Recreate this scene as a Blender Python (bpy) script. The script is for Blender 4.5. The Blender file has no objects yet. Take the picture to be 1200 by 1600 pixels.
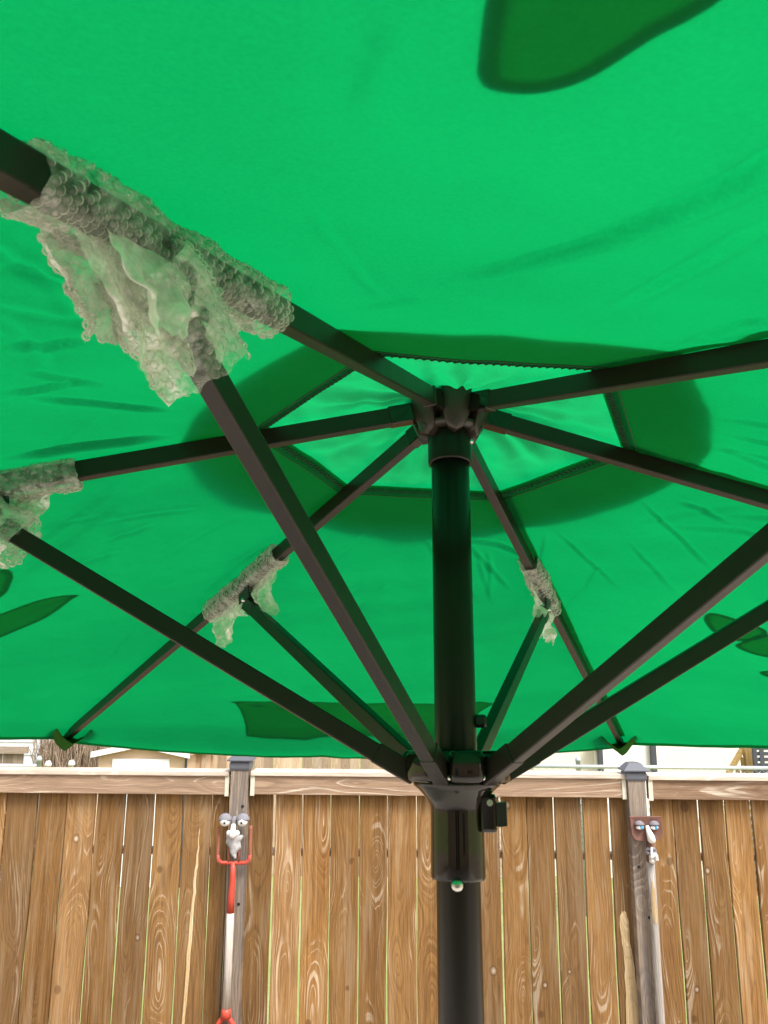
import bpy, bmesh, math, random
from mathutils import Vector, Matrix, noise
random.seed(7)
R_=math.radians; PI=math.pi
scene=bpy.context.scene
COL=scene.collection

# ------------------------------------------------------------------ camera
CAM=Vector((0.0,0.0,2.4))
LEAN=0.10                      # the umbrella leans away from the viewer
PITCH=0.3079-LEAN; YAW=0.0329; ROLL=0.0046
cd=bpy.data.cameras.new('camera'); cam=bpy.data.objects.new('camera',cd); COL.objects.link(cam)
CM=Matrix.Rotation(YAW,4,'Z')@Matrix.Rotation(PI/2+PITCH,4,'X')@Matrix.Rotation(ROLL,4,'Z')
cam.matrix_world=Matrix.Translation(CAM)@CM
cd.sensor_fit='VERTICAL'; cd.sensor_height=36; cd.sensor_width=27
cd.lens=1206.5/1600*36
cd.clip_start=0.02; cd.clip_end=500
cd.dof.use_dof=True; cd.dof.focus_distance=1.25; cd.dof.aperture_fstop=cd.lens/1000/0.0008
scene.camera=cam

# ------------------------------------------------------------------ world, sun, exposure
SUN_EL,SUN_AZ=R_(55),R_(142)   # azimuth clockwise from +Y
w=bpy.data.worlds.new('World'); scene.world=w; w.use_nodes=True
nt=w.node_tree; bg=nt.nodes['Background']
sky=nt.nodes.new('ShaderNodeTexSky'); sky.sky_type='NISHITA'; sky.sun_disc=False
sky.sun_elevation=SUN_EL; sky.sun_rotation=SUN_AZ
sky.air_density=1.0; sky.dust_density=4.0; sky.ozone_density=1.0
hs=nt.nodes.new('ShaderNodeHueSaturation'); hs.inputs['Saturation'].default_value=0.35
nt.links.new(sky.outputs[0],hs.inputs['Color']); nt.links.new(hs.outputs[0],bg.inputs['Color'])
bg.inputs['Strength'].default_value=0.13
sd=bpy.data.lights.new('sun','SUN'); so=bpy.data.objects.new('sun',sd); COL.objects.link(so)
sd.energy=1.5; sd.angle=R_(18); sd.color=(1,.96,.9)
so.rotation_euler=(PI/2-SUN_EL,0,PI-SUN_AZ)
so.location=(0,-3,8)
scene.view_settings.view_transform='Standard'; scene.view_settings.look='None'
scene.view_settings.gamma=1; scene.view_settings.use_curve_mapping=False
scene.view_settings.exposure=1.25
cy=scene.cycles
cy.max_bounces=10; cy.diffuse_bounces=5; cy.glossy_bounces=4; cy.transmission_bounces=8; cy.transparent_max_bounces=24
cy.use_denoising=True; cy.sample_clamp_indirect=8
cy.caustics_reflective=False; cy.caustics_refractive=False

# ------------------------------------------------------------------ helpers
def at(px,py,Y):
    """world point on the plane y=Y that the 1200x1600 photo shows at (px,py)"""
    d=CM.to_3x3()@Vector(((px-600)/1206.5,-(py-800)/1206.5,-1))
    return CAM+d*(Y/d.y)
def link(o,parent=None):
    COL.objects.link(o)
    if parent: o.parent=parent
    return o
def tag(o,label=None,cat=None,group=None,kind=None):
    if label:o['label']=label
    if cat:o['category']=cat
    if group:o['group']=group
    if kind:o['kind']=kind
    return o
def empty(name,loc=(0,0,0),rot=(0,0,0),label=None,cat=None,group=None):
    o=bpy.data.objects.new(name,None); o.empty_display_size=.1; link(o); o.location=loc; o.rotation_euler=rot
    return tag(o,label,cat,group)
class MB:
    def __init__(s): s.v=[];s.f=[];s.sm=[]
    def add(s,vs,fs,smooth=False,M=None):
        b=len(s.v)
        for p in vs:
            p=Vector(p); s.v.append(M@p if M else p)
        for f in fs: s.f.append([b+i for i in f]); s.sm.append(smooth)
        return s
    def box(s,c,size,M=None,bev=0):
        x,y,z=[q/2 for q in size]; c=Vector(c)
        if bev<=0:
            vs=[c+Vector((a*x,b*y,d*z)) for a in(-1,1) for b in(-1,1) for d in(-1,1)]
            fs=[(0,1,3,2),(4,6,7,5),(0,4,5,1),(2,3,7,6),(0,2,6,4),(1,5,7,3)]
            return s.add(vs,fs,False,M)
        bm=bmesh.new(); bmesh.ops.create_cube(bm,size=1)
        for q in bm.verts: q.co=Vector((q.co.x*size[0],q.co.y*size[1],q.co.z*size[2]))
        bmesh.ops.bevel(bm,geom=bm.edges[:],offset=bev,segments=2,affect='EDGES',profile=.5)
        bm.verts.index_update()
        vs=[q.co+c for q in bm.verts]; fs=[[q.index for q in f.verts] for f in bm.faces]; bm.free()
        return s.add(vs,fs,False,M)
    def beam(s,a,b,wd,h,up=(0,0,1),bev=0.0012,lift=None):
        """rectangular bar whose BOTTOM centre line runs a->b"""
        a=Vector(a);b=Vector(b);t=(b-a).normalized();sd=t.cross(Vector(up)).normalized();n=sd.cross(t)
        M=Matrix((sd,t,n)).transposed().to_4x4(); M.translation=(a+b)/2+n*(h/2 if lift is None else lift)
        return s.box((0,0,0),(wd,(b-a).length,h),M,bev)
    def lathe(s,prof,n=32,M=None,smooth=True,capa=True,capb=True):
        vs=[];fs=[]
        for r,z in prof:
            for i in range(n):
                a=2*PI*i/n; vs.append((r*math.cos(a),r*math.sin(a),z))
        for j in range(len(prof)-1):
            for i in range(n):
                k=(i+1)%n; fs.append((j*n+i,j*n+k,(j+1)*n+k,(j+1)*n+i))
        s.add(vs,fs,smooth,M)
        b=len(s.v)-len(vs)
        if capa: s.f.append([b+i for i in range(n)][::-1]); s.sm.append(False)
        if capb: s.f.append([b+(len(prof)-1)*n+i for i in range(n)]); s.sm.append(False)
        return s
    def tube(s,pts,rad,n=6,smooth=True,M=None):
        pts=[Vector(p) for p in pts]; m=len(pts)
        rs=rad if isinstance(rad,(list,tuple)) else [rad]*m
        t0=(pts[1]-pts[0]).normalized(); u=t0.orthogonal().normalized(); vs=[];fs=[]
        for j,p in enumerate(pts):
            t=(pts[min(j+1,m-1)]-pts[max(j-1,0)])
            t=t.normalized() if t.length>1e-9 else t0
            u=(u-t*u.dot(t)); u=u.normalized() if u.length>1e-6 else t.orthogonal().normalized()
            q=t.cross(u)
            for i in range(n):
                a=2*PI*i/n; vs.append(p+(u*math.cos(a)+q*math.sin(a))*rs[j])
        for j in range(m-1):
            for i in range(n):
                k=(i+1)%n; fs.append((j*n+i,j*n+k,(j+1)*n+k,(j+1)*n+i))
        fs.append(tuple(range(n))[::-1]); fs.append(tuple((m-1)*n+i for i in range(n)))
        return s.add(vs,fs,smooth,M)
    def ball(s,c,r,n=16,m=10,M=None,squash=(1,1,1)):
        vs=[];fs=[];c=Vector(c)
        vs.append(c+Vector((0,0,-r*squash[2])))
        for j in range(1,m):
            b=-PI/2+PI*j/m
            for i in range(n):
                a=2*PI*i/n; vs.append(c+Vector((r*math.cos(b)*math.cos(a)*squash[0],r*math.cos(b)*math.sin(a)*squash[1],r*math.sin(b)*squash[2])))
        vs.append(c+Vector((0,0,r*squash[2])))
        for i in range(n): fs.append((0,1+(i+1)%n,1+i))
        for j in range(m-2):
            for i in range(n):
                k=(i+1)%n; fs.append((1+j*n+i,1+j*n+k,1+(j+1)*n+k,1+(j+1)*n+i))
        t=len(vs)-1
        for i in range(n): fs.append((t,1+(m-2)*n+i,1+(m-2)*n+(i+1)%n))
        return s.add(vs,fs,True,M)
    def prism(s,poly,y0,y1,M=None):
        """extrude an x/z outline from y0 to y1"""
        n=len(poly); vs=[(x,y0,z) for x,z in poly]+[(x,y1,z) for x,z in poly]
        fs=[tuple(range(n)),tuple(range(2*n-1,n-1,-1))]+[(i,i+n,(i+1)%n+n,(i+1)%n) for i in range(n)]
        return s.add(vs,fs,False,M)
    def mesh(s,name,mat):
        me=bpy.data.meshes.new(name); me.from_pydata([tuple(p) for p in s.v],[],s.f)
        me.polygons.foreach_set('use_smooth',s.sm)
        if mat: me.materials.append(mat)
        me.update(); return me
    def build(s,name,mat,parent=None,fix=True):
        me=s.mesh(name,mat)
        if fix:
            bm=bmesh.new(); bm.from_mesh(me); bmesh.ops.recalc_face_normals(bm,faces=bm.faces[:]); bm.to_mesh(me); bm.free()
        return link(bpy.data.objects.new(name,me),parent)
def smooth_poly(pts,n=8,closed=True):
    out=[];m=len(pts)
    for i in range(m if closed else m-1):
        g=(lambda j:Vector(pts[j%m])) if closed else (lambda j:Vector(pts[max(0,min(m-1,j))]))
        p0,p1,p2,p3=g(i-1),g(i),g(i+1),g(i+2)
        for k in range(n):
            t=k/n
            out.append(.5*((2*p1)+(p2-p0)*t+(2*p0-5*p1+4*p2-p3)*t*t+(3*p1-p0-3*p2+p3)*t**3))
    return out
def sstep(a,b,x):
    t=max(0,min(1,(x-a)/(b-a))); return t*t*(3-2*t)

# ------------------------------------------------------------------ materials
class N:
    def __init__(s,name):
        s.m=bpy.data.materials.new(name); s.m.use_nodes=True; s.t=s.m.node_tree; s.t.nodes.clear()
        s.out=s.n('ShaderNodeOutputMaterial')
    def n(s,t,**k):
        q=s.t.nodes.new(t)
        for a,b in k.items(): setattr(q,a,b)
        return q
    def set(s,sock,v):
        if hasattr(v,'is_output'): s.t.links.new(v,sock)
        elif isinstance(v,(tuple,list)) and len(v)==3 and sock.type=='RGBA': sock.default_value=(*v,1)
        else: sock.default_value=v
    def math(s,op,a,b=None,c=None):
        q=s.n('ShaderNodeMath',operation=op); s.set(q.inputs[0],a)
        if b is not None: s.set(q.inputs[1],b)
        if c is not None: s.set(q.inputs[2],c)
        return q.outputs[0]
    def mix(s,f,a,b,mode='MIX'):
        q=s.n('ShaderNodeMix',data_type='RGBA',blend_type=mode); s.set(q.inputs[0],f); s.set(q.inputs[6],a); s.set(q.inputs[7],b); return q.outputs[2]
    def rng(s,v,a,b,c=0,d=1):
        q=s.n('ShaderNodeMapRange'); q.interpolation_type='SMOOTHSTEP'
        for i,x in enumerate((v,a,b,c,d)): s.set(q.inputs[i],x)
        return q.outputs[0]
    def noise(s,vec=None,scale=5,detail=2,dim='3D',w=None,rough=.5):
        q=s.n('ShaderNodeTexNoise',noise_dimensions=dim); q.inputs['Scale'].default_value=scale; q.inputs['Detail'].default_value=detail; q.inputs['Roughness'].default_value=rough
        if vec is not None: s.set(q.inputs['Vector'],vec)
        if w is not None: s.set(q.inputs['W'],w)
        return q.outputs[0]
    def comb(s,x,y,z):
        q=s.n('ShaderNodeCombineXYZ')
        for i,v in enumerate((x,y,z)): s.set(q.inputs[i],v)
        return q.outputs[0]
    def obj(s): return s.n('ShaderNodeTexCoord').outputs['Object']
    def bump(s,h,strength=.3,dist=.002):
        q=s.n('ShaderNodeBump'); q.inputs['Strength'].default_value=strength; q.inputs['Distance'].default_value=dist; s.set(q.inputs['Height'],h); return q.outputs[0]
    def prin(s,col,rough=.5,normal=None,metal=0,spec=.5,coat=0):
        q=s.n('ShaderNodeBsdfPrincipled'); s.set(q.inputs['Base Color'],col); s.set(q.inputs['Roughness'],rough); q.inputs['Metallic'].default_value=metal
        q.inputs['Specular IOR Level'].default_value=spec; q.inputs['Coat Weight'].default_value=coat
        if normal is not None: s.set(q.inputs['Normal'],normal)
        return q.outputs[0]
    def done(s,sh): s.t.links.new(sh,s.out.inputs[0]); return s.m
def paint(name,col,rough=.5,metal=0,var=.12,scale=40,bump=.0,spec=.5,coat=0):
    g=N(name); o=g.obj(); nz=g.noise(o,scale,4)
    c=g.mix(nz,tuple(q*(1-var) for q in col),tuple(min(1,q*(1+var)) for q in col))
    nb=g.noise(o,scale*12,2)
    return g.done(g.prin(c,g.rng(nz,0,1,rough*.85,min(1,rough*1.15)),g.bump(nb,bump,.001) if bump else None,metal,spec,coat))
def wood(name,base,base2,dark,pale,F=330,pale_amt=.75,knots=True,rough=.8,grey=None,grey_amt=.7,streak=.24):
    g=N(name); o=g.obj(); sp=g.n('ShaderNodeSeparateXYZ'); g.set(sp.inputs[0],o); x,y,z=sp.outputs
    rnd=g.n('ShaderNodeObjectInfo').outputs['Random']
    zz=g.math('MULTIPLY_ADD',rnd,37.0,z)
    r7=g.math('MULTIPLY',rnd,71.0)
    nA=g.noise(dim='1D',w=g.math('MULTIPLY_ADD',zz,.7,r7),scale=1,detail=1)
    nB=g.noise(dim='1D',w=g.math('MULTIPLY_ADD',zz,1.0,g.math('MULTIPLY',rnd,153.0)),scale=1,detail=1)
    cx=g.math('MULTIPLY',g.math('SUBTRACT',nA,.5),.17)
    dp=g.math('MULTIPLY',g.math('SUBTRACT',nB,.46),.30)
    fine=g.math('MULTIPLY',g.math('SUBTRACT',g.noise(g.comb(g.math('MULTIPLY',x,20.),r7,g.math('MULTIPLY',zz,2.0)),1,4),.5),.026)
    vo=g.n('ShaderNodeTexVoronoi'); vo.inputs['Scale'].default_value=1
    g.set(vo.inputs['Vector'],g.comb(g.math('MULTIPLY_ADD',x,4.2,r7),0.0,g.math('MULTIPLY',zz,1.9)))
    kd=vo.outputs['Distance']; kc=g.n('ShaderNodeSeparateColor'); g.set(kc.inputs[0],vo.outputs['Color'])
    ps=g.n('ShaderNodeSeparateXYZ'); g.set(ps.inputs[0],vo.outputs['Position'])
    kx=g.math('DIVIDE',g.math('SUBTRACT',g.math('MULTIPLY_ADD',x,4.2,r7),ps.outputs[0]),4.2)
    kz=g.math('DIVIDE',g.math('SUBTRACT',g.math('MULTIPLY',zz,1.9),ps.outputs[2]),2.3)
    rk=g.math('SQRT',g.math('ADD',g.math('MULTIPLY',kx,kx),g.math('MULTIPLY',kz,kz)))
    kb=g.math('MULTIPLY',g.math('POWER',2.718,g.math('MULTIPLY',g.math('MULTIPLY',kd,kd),-34.0)),.045)
    xx=g.math('ADD',x,cx)
    r=g.math('SQRT',g.math('ADD',g.math('MULTIPLY',xx,xx),g.math('MULTIPLY',dp,dp)))
    r=g.math('ADD',g.math('ADD',r,fine),kb)
    r=g.math('MULTIPLY_ADD',g.noise(dim='1D',w=g.math('MULTIPLY_ADD',r,70.,r7),scale=1,detail=2),.022,r)
    ring=g.math('MULTIPLY_ADD',g.math('SINE',g.math('MULTIPLY',r,F)),.5,.5)
    big=g.noise(g.comb(g.math('MULTIPLY',x,9.),r7,g.math('MULTIPLY',zz,1.4)),1,4)
    fibre=g.noise(g.comb(g.math('MULTIPLY',x,240.),r7,g.math('MULTIPLY',zz,7.)),1,5,rough=.7)
    c=g.mix(g.rng(big,.3,.7),base,base2)
    dmask=g.rng(g.noise(g.comb(g.math('MULTIPLY',x,11.),g.math('ADD',r7,4.),g.math('MULTIPLY',zz,1.7)),1,3),.38,.66,.12,1)
    c=g.mix(g.math('MULTIPLY',g.math('MULTIPLY',g.rng(ring,.5,.0),dmask),.5),c,dark)
    mask=g.rng(g.noise(g.comb(g.math('MULTIPLY',x,14.),g.math('ADD',r7,9.),g.math('MULTIPLY',zz,2.3)),1,4),.50,.64)
    c=g.mix(g.math('MULTIPLY',g.math('MULTIPLY',g.rng(ring,.80,.98),mask),pale_amt),c,pale)
    c=g.mix(.55,c,g.mix(g.rng(fibre,.3,.7),g.mix(1,c,(.42,.38,.34),'MULTIPLY'),g.mix(1,c,(1.35,1.35,1.35),'MULTIPLY')))
    st2=g.noise(g.comb(g.math('MULTIPLY',x,85.),r7,g.math('MULTIPLY',zz,1.1)),1,5,rough=.7)
    c=g.mix(g.math('MULTIPLY',g.rng(st2,.54,.68),.8),c,dark)
    c=g.mix(g.math('MULTIPLY',g.rng(st2,.42,.30),.32),c,pale)
    if grey: c=g.mix(g.math('MULTIPLY',g.rng(g.noise(g.comb(g.math('MULTIPLY',x,40.),r7,g.math('MULTIPLY',zz,2.2)),1,4),.50,.66),grey_amt),c,grey)
    if knots:
        isk=g.math('GREATER_THAN',kc.outputs[0],.35)
        krad=g.math('MULTIPLY_ADD',g.math('SUBTRACT',big,.5),.02,g.rng(kc.outputs[2],0,1,.007,.015))
        kn=g.math('MULTIPLY',g.rng(g.math('SUBTRACT',rk,krad),.0015,-.0005),isk)
        rim=g.math('MULTIPLY',g.rng(g.math('SUBTRACT',rk,krad),.010,.001),isk)
        c=g.mix(g.math('MULTIPLY',rim,.7),c,dark)
        c=g.mix(g.math('MULTIPLY',kn,g.math('GREATER_THAN',kc.outputs[1],.6)),c,g.mix(g.rng(g.math('ADD',g.math('DIVIDE',rk,krad),g.math('MULTIPLY',fibre,.8)),.5,1.5),(.52,.42,.30),(.24,.14,.07)))
    # one board lighter, the next darker
    tone=g.rng(g.math('FRACT',g.math('MULTIPLY',rnd,13.7)),0,1,.70,1.25)
    c=g.mix(g.rng(g.math('FRACT',g.math('MULTIPLY',rnd,29.3)),.3,1,0,streak),c,g.mix(.5,c,pale))
    c=g.mix(1,c,g.comb(tone,tone,tone),'MULTIPLY')
    h=g.math('ADD',g.math('MULTIPLY',ring,.6),g.math('MULTIPLY',fibre,.5))
    return g.done(g.prin(c,rough,g.bump(h,.5,.002),spec=.25))
M={}
M['board']=wood('stained_board',(.290,.155,.052),(.235,.118,.037),(.115,.052,.016),(.50,.39,.27),F=480,pale_amt=.8,grey=(.38,.27,.16),grey_amt=.38,streak=.12)
M['rail']=wood('weathered_rail',(.30,.20,.13),(.23,.145,.09),(.13,.075,.045),(.52,.44,.35),F=260,pale_amt=.9,knots=False)
M['capwood']=wood('lit_top_cap_board',(.58,.50,.42),(.50,.42,.34),(.34,.26,.20),(.70,.64,.56),F=240,knots=False)  # glare of the brightly lit cap top put into a paler wood colour
M['post']=wood('weathered_post',(.28,.22,.17),(.22,.18,.145),(.10,.08,.07),(.42,.37,.32),F=420,grey=(.16,.15,.15),knots=False)
M['shaft']=wood('grey_shaft',(.56,.51,.46),(.48,.43,.39),(.30,.26,.22),(.66,.62,.58),F=700,knots=False)
M['cedar']=wood('pale_cedar',(.50,.37,.25),(.42,.31,.22),(.28,.20,.14),(.62,.55,.46),knots=False)
M['oldcedar']=wood('grey_cedar',(.36,.26,.18),(.30,.23,.18),(.16,.12,.10),(.5,.45,.4),knots=False)
M['newpine']=wood('new_pine',(.62,.42,.17),(.56,.37,.14),(.42,.26,.09),(.7,.55,.3),knots=False)
M['scar']=wood('split_wood',(.62,.47,.27),(.55,.40,.21),(.36,.24,.11),(.75,.63,.45),F=600,knots=False)
M['frame']=paint('bronze_powder_coat',(.014,.0098,.0072),.38,bump=.12,scale=60,spec=.42)
M['pole']=paint('bronze_pole_paint',(.0095,.0070,.0054),.30,scale=30,bump=.05,spec=.3)
M['gloss']=paint('glossy_dark_plastic',(.011,.0075,.0055),.09,scale=20,var=.2,spec=.5)
M['hub']=paint('moulded_brown_plastic',(.026,.018,.013),.34,scale=25,var=.25,bump=.05)
M['blackplastic']=paint('black_plastic',(.012,.012,.012),.4)
M['zinc']=paint('zinc_plated_steel',(.62,.62,.60),.28,metal=1)
M['cap']=paint('dark_grey_cap',(.10,.105,.125),.55,var=.15,scale=30)
M['bracket']=paint('cream_bracket',(.62,.58,.47),.6)
M['red']=paint('chipped_red_paint',(.52,.062,.035),.5,var=.25,scale=60)
M['rust']=paint('rusty_red_steel',(.28,.10,.06),.75,var=.4,scale=90,bump=.3)
M['rustplate']=paint('rusty_brown_plate',(.16,.075,.055),.8,var=.35,scale=60,bump=.3)
M['stonegrey']=paint('grey_cast_stone',(.22,.21,.23),.9,var=.35,scale=130,bump=.5)
M['beardgrey']=paint('pale_cast_stone',(.45,.44,.44),.9,var=.45,scale=110,bump=.5)
M['white']=paint('white_paint',(.80,.79,.77),.6,var=.03)
M['pupil']=paint('black_pupil',(.01,.012,.015),.3)
M['blue']=paint('blue_iris',(.05,.34,.62),.3)
M['lip']=paint('grey_lip',(.20,.18,.20),.8)
M['siding']=paint('white_siding',(.82,.82,.80),.6,var=.03,scale=3)
M['stucco']=paint('cream_stucco',(.74,.68,.58),.9,var=.05,scale=2.5,bump=.3)
M['stucco2']=paint('pale_stucco',(.82,.79,.73),.9,var=.04,scale=2.5,bump=.3)
M['shedtan']=paint('tan_shed_panel',(.62,.44,.30),.7,var=.05,scale=6)
M['roofred']=paint('faded_red_roof',(.55,.32,.25),.8,var=.15,scale=30)
M['galv']=paint('galvanised_steel',(.62,.66,.70),.35,metal=.6,var=.08)
M['spout']=paint('dark_downspout',(.06,.065,.075),.5)
M['bluegrey']=paint('pale_blue_downspout',(.62,.70,.80),.5)
M['weave']=paint('dark_weave_strip',(.055,.06,.075),.55,var=.2)
M['twig']=paint('dry_brown_twigs',(.30,.22,.15),.9,var=.3)
M['deck']=paint('pale_bounce_deck',(.62,.54,.46),.8,var=.1,scale=3)  # kept pale so it throws light up under the ribs
# --- canopy fabric
def fabric(name,dif,tra,fac=.55,sheen=False):
    g=N(name); o=g.obj()
    nz=g.noise(o,3.5,5); fn=g.noise(o,480,3)
    v=g.math('ADD',g.rng(nz,.25,.75,.90,1.07),g.math('MULTIPLY',g.math('SUBTRACT',fn,.5),.26))
    vc=g.comb(v,v,v)
    dd=g.n('ShaderNodeBsdfDiffuse'); g.set(dd.inputs[0],g.mix(1,dif,vc,'MULTIPLY'))
    tt=g.n('ShaderNodeBsdfTranslucent'); g.set(tt.inputs[0],g.mix(1,tra,vc,'MULTIPLY'))
    b=g.bump(g.math('ADD',g.math('MULTIPLY',g.noise(o,45,3),1.),g.math('MULTIPLY',fn,.15)),.35,.004)
    g.set(dd.inputs['Normal'],b); g.set(tt.inputs['Normal'],b)
    mx=g.n('ShaderNodeMixShader'); mx.inputs[0].default_value=fac; g.set(mx.inputs[1],dd.outputs[0]); g.set(mx.inputs[2],tt.outputs[0])
    return g.done(mx.outputs[0])
M['canopy']=fabric('green_canopy_fabric',(.010,.14,.05),(.0003,.300,.074))
M['vent']=fabric('green_vent_fabric',(.035,.17,.065),(.002,.40,.112))
M['applique']=fabric('olive_green_fabric',(.16,.20,.06),(.36,.46,.11),.52)
M['pocket']=fabric('pocket_fabric',(.05,.16,.03),(.06,.20,.03),.4)
M['thread']=paint('dark_green_thread',(.012,.06,.022),.8)
# --- bubble film
def film(name,lo,hi,edge,ior=1.45):
    g=N(name); o=g.obj()
    fr=g.n('ShaderNodeFresnel'); fr.inputs[0].default_value=ior
    wr=g.noise(o,90,4,rough=.6)
    b=g.bump(wr,.5,.002)
    dd=g.n('ShaderNodeBsdfDiffuse'); g.set(dd.inputs[0],(.95,.92,.85)); g.set(dd.inputs['Normal'],b)
    tt=g.n('ShaderNodeBsdfTranslucent'); g.set(tt.inputs[0],(.96,.94,.88)); g.set(tt.inputs['Normal'],b)
    ms=g.n('ShaderNodeMixShader'); ms.inputs[0].default_value=.4; g.set(ms.inputs[1],dd.outputs[0]); g.set(ms.inputs[2],tt.outputs[0])
    gl=g.n('ShaderNodeBsdfGlossy'); gl.inputs['Roughness'].default_value=.10; g.set(gl.inputs['Normal'],b); g.set(gl.inputs[0],(.95,.95,.95))
    ml=g.n('ShaderNodeMixShader'); g.set(ml.inputs[0],.25); g.set(ml.inputs[1],ms.outputs[0]); g.set(ml.inputs[2],gl.outputs[0])
    tr=g.n('ShaderNodeBsdfTransparent')
    mx=g.n('ShaderNodeMixShader')
    g.set(mx.inputs[0],g.math('MINIMUM',g.math('ADD',g.rng(wr,.3,.72,lo,hi),g.math('MULTIPLY',fr.outputs[0],edge)),.97))
    g.set(mx.inputs[1],tr.outputs[0]); g.set(mx.inputs[2],ml.outputs[0])
    return g.done(mx.outputs[0])
M['film']=film('bubble_film',.04,.40,.5)
M['film2']=film('cloudy_bubble_film',.14,.62,.5)
M['flap']=film('crumpled_bubble_film',.38,.95,.6)
M['bubble']=film('bubble_dome_film',.0,.06,1.3,1.6)
# --- ground
def grass():
    g=N('lawn'); o=g.obj(); a=g.noise(o,1.3,4); b=g.noise(o,60,3)
    c=g.mix(g.rng(a,.35,.65),(.30,.34,.11),(.42,.42,.19)); c=g.mix(g.math('MULTIPLY',b,.5),c,(.16,.22,.06))
    return g.done(g.prin(c,.95,g.bump(b,.6,.03),spec=.1))
M['grass']=grass()

# ------------------------------------------------------------------ ground and deck
def ground_z(y): return -.6*sstep(9.4,11.0,y)
mb=MB(); ys=[-150,-60,-20,-6,0,4,8,9.4,9.7,10,10.3,10.6,11,14,20,40,90,300]; xs=[-200,-80,-30,-10,-4,0,4,10,30,80,200]
mb.add([(x,y,ground_z(y)) for y in ys for x in xs],[(j*len(xs)+i,j*len(xs)+i+1,(j+1)*len(xs)+i+1,(j+1)*len(xs)+i) for j in range(len(ys)-1) for i in range(len(xs)-1)])
tag(mb.build('ground',M['grass']),kind='structure')
def dirt():
    g=N('warm_bounce_dirt'); o=g.obj(); a=g.noise(o,.8,5); b=g.noise(o,45,4)
    c=g.mix(g.rng(a,.35,.65),(.36,.28,.20),(.46,.38,.28)); c=g.mix(g.math('MULTIPLY',b,.5),c,(.22,.17,.12))
    return g.done(g.prin(c,.95,g.bump(b,.6,.02),spec=.1))
yd=MB().add([(-14,-16,.006),(14,-16,.006),(14,4.15,.006),(-14,4.15,.006)],[(0,1,2,3)]).build('yard',dirt()); tag(yd,kind='structure')  # unseen dirt sheet over the lawn, added for warm bounced light
DECK=.6
deck=MB().box((0,-1.2,DECK/2-.01),(9,7.2,DECK-.02)).build('deck',M['deck']); tag(deck,kind='structure')  # unseen slab, added to bounce light up to ribs and struts

# unseen house added behind the viewer for the reflections in runner and pole
hs_=empty('unseen_rear_house',(0,-5.0,0),label='unseen tan sided house with glass patio door added behind the viewer for runner reflections',cat='house')
MB().box((0,-1.5,1.8),(11,3,3.6)).build('wall',M['shedtan'],hs_)
for k in range(17): MB().box((0,.006,.25+k*.2),(10.98,.012,.014)).build('siding_lap',M['cedar'],hs_)
dr_=MB().box((-.3,.02,1.65),(1.9,.05,2.1),bev=.006).build('door',M['white'],hs_)
for x in (-.74,.14): MB().box((x,.048,1.65),(.78,.01,1.9)).build('pane',M['pole'],dr_)
wn=MB().box((2.6,.02,1.95),(1.3,.05,1.1),bev=.006).build('window',M['white'],hs_)
for x in (2.3,2.9): MB().box((x,.048,1.95),(.52,.01,.95)).build('pane',M['pole'],wn)
MB().prism([(-5.9,3.6),(5.9,3.6),(5.9,3.75),(0,5.2),(-5.9,3.75)],-3.2,.45).build('roof',M['spout'],hs_)

# ------------------------------------------------------------------ the neighbours beyond the fence
# white house corner at far left
Y=13.
a=at(-120,1160,Y); b=at(72,1160,Y)
h=empty('white_house',(b.x,Y,-.6),label='white house corner with pale downspout at far left behind brown fence',cat='house')
MB().box(((a.x-b.x)/2-1,2,2.2),(abs(a.x-b.x)+2,4,4.4)).build('wall',M['siding'],h)
d=MB()
for k in range(22): d.box(((a.x-b.x)/2-1,-.008,.1+k*.2),(abs(a.x-b.x)+1.98,.016,.012))
d.build('siding_joint',M['bluegrey'],h)
MB().box((-.09,-.045,2.2),(.10,.08,4.36),bev=.01).build('downspout',M['bluegrey'],h)
rf=MB(); rf.prism([(-4.2,4.40),(.35,4.40),(.35,4.55),(-1.9,5.6),(-4.2,5.6)],-.4,4.4); rf.build('roof',M['roofred'],h)
# brown board fence on the left
def plank_fence(name,x0,x1,Y,ztop,zbot,mat,label,pitch=.145,railz=None,cat='fence'):
    f=empty(name,((x0+x1)/2,Y,zbot),label=label,cat=cat)
    n=int((x1-x0)/pitch); H=ztop-zbot
    me=MB().box((0,0,H/2),(pitch-.006,.018,H),bev=.002).mesh('plank',mat)
    for i in range(n):
        o=link(bpy.data.objects.new('plank',me),f); o.location=((i+.5)*pitch-(x1-x0)/2,random.uniform(-.006,.002),random.uniform(-.012,.004)); o.rotation_euler=(0,random.uniform(-.004,.004),random.uniform(-.02,.02))
    for zz in railz or (.35,H-.3):
        o=MB().box((0,0,0),(.085,.038,x1-x0)).build('rail',mat,f); o.rotation_euler=(0,PI/2,0); o.location=(0,.035,zz)
    return f
p=at(44,1168,10.6); q=at(-110,1168,10.6)
f=plank_fence('board_fence',q.x,p.x,10.6,p.z,ground_z(10.6),M['oldcedar'],'short weathered brown board fence at far left before white house')
o=MB().box((0,0,0),(.09,.05,p.x-q.x+.04)).build('cap_rail',M['oldcedar'],f); o.rotation_euler=(0,PI/2,0); o.location=(0,-.036,p.z-ground_z(10.6)-.03)
# pale plank fence across the middle
p=at(297,1150,12.6); q=at(838,1150,12.6)
plank_fence('plank_fence',p.x,q.x,12.6,p.z+.05,-.6,M['cedar'],'tall pale cedar plank fence beyond, between shed and cream house',pitch=.15)
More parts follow.
